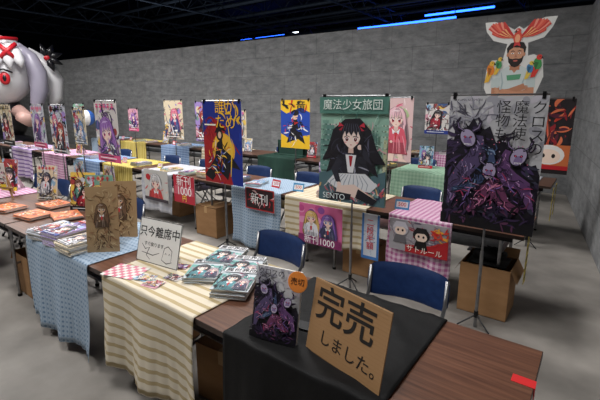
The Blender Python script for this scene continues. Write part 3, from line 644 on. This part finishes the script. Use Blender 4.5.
for cx,cy,hc in ((.2,.44,(206,202,212)),(.56,.38,(30,26,30))): A.ell(cx,cy,.14,.14,dk(hc,.9)); A.ell(cx,cy-.04,.1,.09,(240,214,198)); A.ell(cx-.04,cy-.03,.018,.025,(30,20,20)); A.ell(cx+.04,cy-.03,.018,.025,(30,20,20)); A.poly([(cx-.14,cy),(cx-.08,cy+.14),(cx+.08,cy+.14),(cx+.14,cy),(cx+.05,cy+.04),(cx-.05,cy+.03)],hc); A.poly([(cx-.08,cy-.12),(cx+.08,cy-.12),(cx+.12,cy-.28),(cx-.12,cy-.28)],dk(hc,.5))
A.swirl(.85,.42,.12,.14,20,[(220,70,50),(240,170,60),(200,40,40)],R,.04,.2)
panel('chibi_event_banner',-1.11,fy,.5,.42,.69,A,[('サトルール',.06,.62,.13,(250,240,230))])
A=Art(.7,(170,30,34)); A.rect(.04,.04,.96,.66,(40,20,24)); A.swirl(.5,.35,.4,.25,30,[(190,50,60),(220,180,180),(80,20,30)],R,.04,.25)
panel('red_black_sign',-2.87,fy,.42,.5,.74,A,[('新刊',.13,.5,.5,(250,250,250))])
A=Art(1.0,(206,204,200)); A.swirl(.5,.5,.45,.45,20,[(200,60,70),(180,180,190),(220,190,180)],R,.05,.3); anime(A,.5,.6,.22,(226,224,226),(200,60,60),(190,30,40),long=False); A.ell(.2,.75,.1,.1,(190,30,40)); A.rect(0,0,1,.1,(60,50,60))
panel('chibi_cat_poster',-4.78,fy,.54,.32,.75,A)
A=Art(1.0,(190,40,60)); A.rect(.05,.3,.95,.6,(210,90,110))
panel('red_price_sign',-4.17,fy,.42,.38,.74,A,[('新刊',.15,.5,.76,(255,255,255)),('1000',.15,.5,.42,(255,255,255)),('円',.09,.5,.15,(255,240,90))])
A=art_random(random.Random(77),1.3); panel('illustrated_hanging_print',-4.1,YA-.055,.3,.3,.69,A)
A=art_random(random.Random(78),1.3); panel('illustrated_hanging_print',-6.0,fy,.3,.3,.69,A)
A=art_random(random.Random(79),1.1); panel('illustrated_hanging_print',-7.0,fy,.34,.34,.69,A)
for y in (YC-.02,YB+.1,YC+.3):
    m=MB(); m.box(0,.003,0,.09,.3,.69,'print',(210,186,60))
    for i in range(5):
        for sx in (-.0004,.0034): m.face([(sx,0,.33+i*.075),(sx,.09,.35+i*.075),(sx,.09,.375+i*.075),(sx,0,.355+i*.075)],'print',(50,44,30))
    m.build('yellow_caution_strip',(-.375 if y>5 else -.345,y,0))
# ------------------------------------------------------------ cartons
carton(-.6,3.33,.36,.34,.41); carton(-1.74,3.4,.34,.32,.3,0,False); carton(-3.83,3.3,.38,.34,.38,0,False)
carton(-3.9,1.3,.34,.32,.36); carton(-1.5,1.42,.38,.3,.34,.1,False); carton(-4.95,3.6,.3,.3,.3,0,False); carton(-2.25,1.5,.2,.3,.3,0,False)
m=MB(); m.ball((0,0,.06),(.12,.1,.05),'black_cloth',16,fn=lambda d:1+.2*math.sin(d.x*9)*math.sin(d.y*7)); m.box(-.14,.14,-.12,.12,0,.012,'black_cloth'); m.build('black_bag',(-.6,3.31,.41),smooth=True)
# ------------------------------------------------------------ row A goods
A=Art(.8,clip=False); A.rect(0,0,1,.8,(166,128,88))
for i in range(20): A.rect(0,i*.04,1,i*.04+.006,(161,123,84))
A.rect(0,0,1,.01,(140,104,70)); A.rect(0,.79,1,.8,(190,156,116))
board('cardboard_sold_out_sign',-.655,1.10,.36,.285,A,-.22,.2,'cardboard',[('完売',.145,.46,.68,(22,18,16),dict(bold=.0015)),('しました。',.062,.6,.24,(22,18,16),dict(rot=-.04))])
A=art_monster(random.Random(31),1.42,340)
o=board('displayed_book',-.965,1.10,.205,.292,A,.2,.2,'paper',[('クロスの',.03,.4,.94,(40,36,50))],t=.012)
m=MB(); m.ball((0,0,0),(.042,.0012,.042),'print',24,col=(230,136,56)); oo=m.build('round_sticker',smooth=True,parent=o); oo.location=(.1,.022,.262); oo.rotation_euler=(-.2,0,0)
text(oo,'売切',.03,(0,-.002,0),(60,30,10))
m=MB(); m.box(-.12,.12,0,.06,0,.006,'black_metal'); m.build('book_rest',(-.94,1.22,H+.007),.2)
def magcover(seed):
    g=random.Random(seed); A=Art(1.41,(190,198,204)); A.poly([(0,.2),(1,.1),(1,.9),(0,1.0)],(110,166,162)); A.swirl(.5,.6,.5,.5,60,[(80,140,140),(220,226,226),(50,60,80),(180,130,150),(60,100,120)],g,.05,.3)
    anime(A,.4,.72,.2,(40,36,46),(80,140,150),(60,140,160)); anime(A,.78,.55,.13,(180,160,170),(60,60,90),(160,60,90)); A.rect(.0,1.1,1,1.38,(222,222,226)); return A
k=0
for x,y,n,r in ((-1.42,1.34,8,.5),(-1.52,1.5,7,.42),(-1.68,1.36,5,.55),(-1.74,1.56,6,.4)):
    k+=1; book_stack(x,y,n,magcover(k),r,.182,.257,.006,'magazine_stack',seed=k,txt=[('異世界団',.043,.5,.87,(16,16,20),dict(bold=.0006)),('新刊',.03,.2,.1,(20,20,24))])
A=Art(.74,(226,226,222)); A.rect(0,0,1,.015,(60,60,60)); A.rect(0,.725,1,.74,(60,60,60)); A.rect(0,0,.012,.74,(60,60,60)); A.rect(.988,0,1,.74,(60,60,60))
A.stroke([(.1,.3),(.2,.22),(.3,.26),(.24,.12),(.34,.06)],.02,(30,30,30)); A.stroke([(.62,.1),(.66,.3),(.74,.34),(.84,.28),(.84,.1)],.015,(30,30,30)); A.stroke([(.62,.1),(.74,.06),(.86,.1)],.015,(30,30,30)); A.stroke([(.68,.2),(.7,.23),(.72,.2)],.012,(30,30,30)); A.stroke([(.77,.2),(.79,.23),(.81,.2)],.012,(30,30,30))
A.stroke([(.12,.16),(.4,.14),(.55,.2)],.014,(30,30,30))
board('away_from_seat_sign',-2.02,1.26,.35,.265,A,.12,.25,'paper',[('只今離席中',.068,.5,.70,(24,24,26),dict(rot=.03,bold=.0005)),('すぐ戻ります',.028,.4,.42,(24,24,26))])
m=MB(); m.box(-.11,.11,-.08,.08,0,.001,'paper')
for i in range(8):
    for j in range(6):
        if (i+j)%2: m.box(-.11+i*.0275,-.11+(i+1)*.0275,-.08+j*.0267,-.08+(j+1)*.0267,.001,.0013,'print',(206,120,140))
m.build('pink_checked_paper',(-2.07,1.1,H+.0085),.3)
for x,y,s in ((-1.9,1.12,1),(-1.8,1.1,2),(-1.78,1.22,3),(-1.88,1.33,5)):
    book_stack(x,y,2,art_random(random.Random(s),.7),.3,.1,.07,.0015,'postcard',jit=.2,z=H+.0085)
for x,y,s,r,w,h in ((-2.47,1.18,61,.75,.2,.42),(-2.66,1.4,62,.7,.24,.4)):
    g=random.Random(s); A=Art(h/w,(166,138,102)); A.swirl(.5,h/w*.5,.4,h/w*.45,120,[(120,90,60),(190,168,130),(80,60,44),(150,110,80),(176,146,110)],g,.03,.3); anime(A,.5,h/w*.66,.15,(120,90,66),(110,84,64),(90,60,40),skin=(200,170,136)); A.swirl(.5,.4,.4,.3,40,[(90,66,48),(190,166,126)],g,.025,.25); board('sepia_art_board',x,y,w,h,A,r,.15,'cardboard')
k=0
for x,y,n in ((-2.64,1.13,9),(-2.86,1.14,11),(-3.09,1.13,8),(-3.0,1.44,7)):
    k+=1; book_stack(x,y,n,art_random(random.Random(90+k),1.41),.05*k,.182,.257,.008,'comic_stack',seed=k)
for x,y,r in ((-3.75,1.25,.2),(-3.5,1.4,-.2),(-4.0,1.5,.1),(-4.2,1.2,.3)):
    A=Art(1.0,(206,110,60)); A.swirl(.5,.5,.45,.45,60,[(220,156,70),(170,50,44),(230,204,160),(110,50,36),(220,220,210)],R,.06,.25); book_stack(x,y,4,A,r,.25,.2,.006,'orange_art_book')
for x,y,s,r in ((-3.6,1.58,71,.5),(-4.3,1.56,72,.4),(-3.35,1.6,73,.6),(-5.1,1.5,74,.3)):
    board('illustrated_board',x,y,.24,.34,art_random(random.Random(s),1.4),r,.15)
m=MB()
for s in (-1,1): m.tube([(s*.14,0,0),(s*.03,.04,.42)],.01,'cardboard',6)
m.tube([(0,.2,0),(0,.04,.42)],.01,'cardboard',6); m.box(-.16,.16,-.02,.012,.1,.115,'cardboard')
A=art_random(random.Random(8),1.2); m.art(A,.2,Matrix.Translation((-.1,-.005,.117)),step=.00004); m.box(-.1,.1,-.004,.0,.117,.117+.24,'paper')
m.build('wooden_easel',(-4.75,1.3,H+.007),.6)
def goods(xa,xb,y0,d,seed,dens=.26):
    g=random.Random(seed); x=xb
    while x>xa:
        x-=dens*g.uniform(1.0,1.6); t=g.random(); s=g.randrange(9999)
        yy=y0+g.uniform(.16,.24)
        if t<.66: book_stack(x,yy,g.randint(2,9),art_random(random.Random(s),1.41),g.uniform(-.25,.25),seed=s)
        elif t<.85: board('display_board',x,y0+g.uniform(.3,.4),.2,g.uniform(.24,.34),art_random(random.Random(s),1.4),g.uniform(-.3,.3),.15)
        else:
            cc=g.choice([(220,200,70),(200,50,60),(80,150,200),(220,220,220),(220,120,160)]); A=Art(.7,cc); A.rect(.1,.15,.9,.55,(240,240,240)); board('price_card',x,yy,.13,.09,A,g.uniform(-.2,.2),.3,txt=[('500',.05,.5,.5,(200,30,40))])
goods(-9,-5.2,YA,.66,1); goods(-3.5,-.95,YB,.66,2); goods(-11,-3.7,YB,.66,3,.3); goods(-4.0,-.7,YC,.66,4,.34); goods(-11,-5.0,YC,.66,6,.34); goods(-4.0,-1.1,YD,.5,5,.4)
m=MB(); m.box(-.3,.3,-.01,.01,0,.26,'green_cloth'); m.box(-.32,.32,-.1,.12,0,.012,'green_cloth'); m.box(-.3,-.28,-.01,.12,0,.2,'green_cloth'); m.box(.28,.3,-.01,.12,0,.2,'green_cloth'); m.build('green_display_riser',(-4.5,5.7,H+.009))
m=MB(); m.box(-.07,.004,-.02,.025,H,H+.0015,'print',(200,34,36)); m.box(.0005,.003,-.02,.025,H-.06,H,'print',(200,34,36)); m.build('red_tape',(-.08,1.44,0))
# ------------------------------------------------------------ lights
w=bpy.data.worlds.new('w'); bpy.context.scene.world=w; w.use_nodes=True
w.node_tree.nodes['Background'].inputs[0].default_value=(.5,.55,.62,1); w.node_tree.nodes['Background'].inputs[1].default_value=.12
def lamp(x,y,z,p,s=1.4,spread=160):
    l=bpy.data.lights.new('lamp_light','AREA'); l.shape='SQUARE'; l.size=s; l.energy=p; l.color=(1,.98,.96); l.spread=math.radians(spread)
    m=MB(); m.box(-s/2-.05,s/2+.05,-s/2-.05,s/2+.05,.02,.14,'black_metal')
    for a in (-s/2,s/2): m.tube([(a,0,.12),(a,0,9-z)],.015,'black_metal',5)
    h=m.build('ceiling_lamp',(x,y,z)); o=bpy.data.objects.new('lamp_light',l); bpy.context.collection.objects.link(o); o.parent=h; o.location=(0,0,-.01)
for x,y,p in ((-1.5,.2,105),(-3.4,4.0,190),(-7.4,3.4,210),(-11.5,3.2,215),(-5,-1.5,150),(-9,-.5,150),(-15.5,2.4,210)): lamp(x,y,5.2,p)
for x,y in ((-18,12),(-9,12),(-3,13)):  # added uplights, unseen behind the back partition, to brighten the roof trusses
    l=bpy.data.lights.new('added_uplight','AREA'); l.size=.6; l.energy=120; l.color=(.7,.82,1)
    m=MB(); m.box(-.35,.35,-.35,.35,-.12,-.01,'black_metal'); m.tube([(0,0,-1.5),(0,0,-.1)],.03,'steel')
    for a in range(3): m.tube([(0,0,-1.2),(.4*math.cos(a*2.09),.4*math.sin(a*2.09),-1.5)],.02,'steel',6)
    h=m.build('added_uplight_stand',(x,y,1.5)); o=bpy.data.objects.new('added_uplight',l); bpy.context.collection.objects.link(o); o.parent=h; o.rotation_euler=(math.pi,0,0)
# ------------------------------------------------------------ camera
c=bpy.data.cameras.new('camera'); co=bpy.data.objects.new('camera',c); bpy.context.collection.objects.link(co)
co.location=(0,0,1.65); co.rotation_euler=(math.radians(78),0,math.radians(37)); c.lens=24; c.sensor_width=36; c.shift_y=-13/600; c.clip_start=.05
bpy.context.scene.camera=co
bpy.context.scene.view_settings.view_transform='Standard'
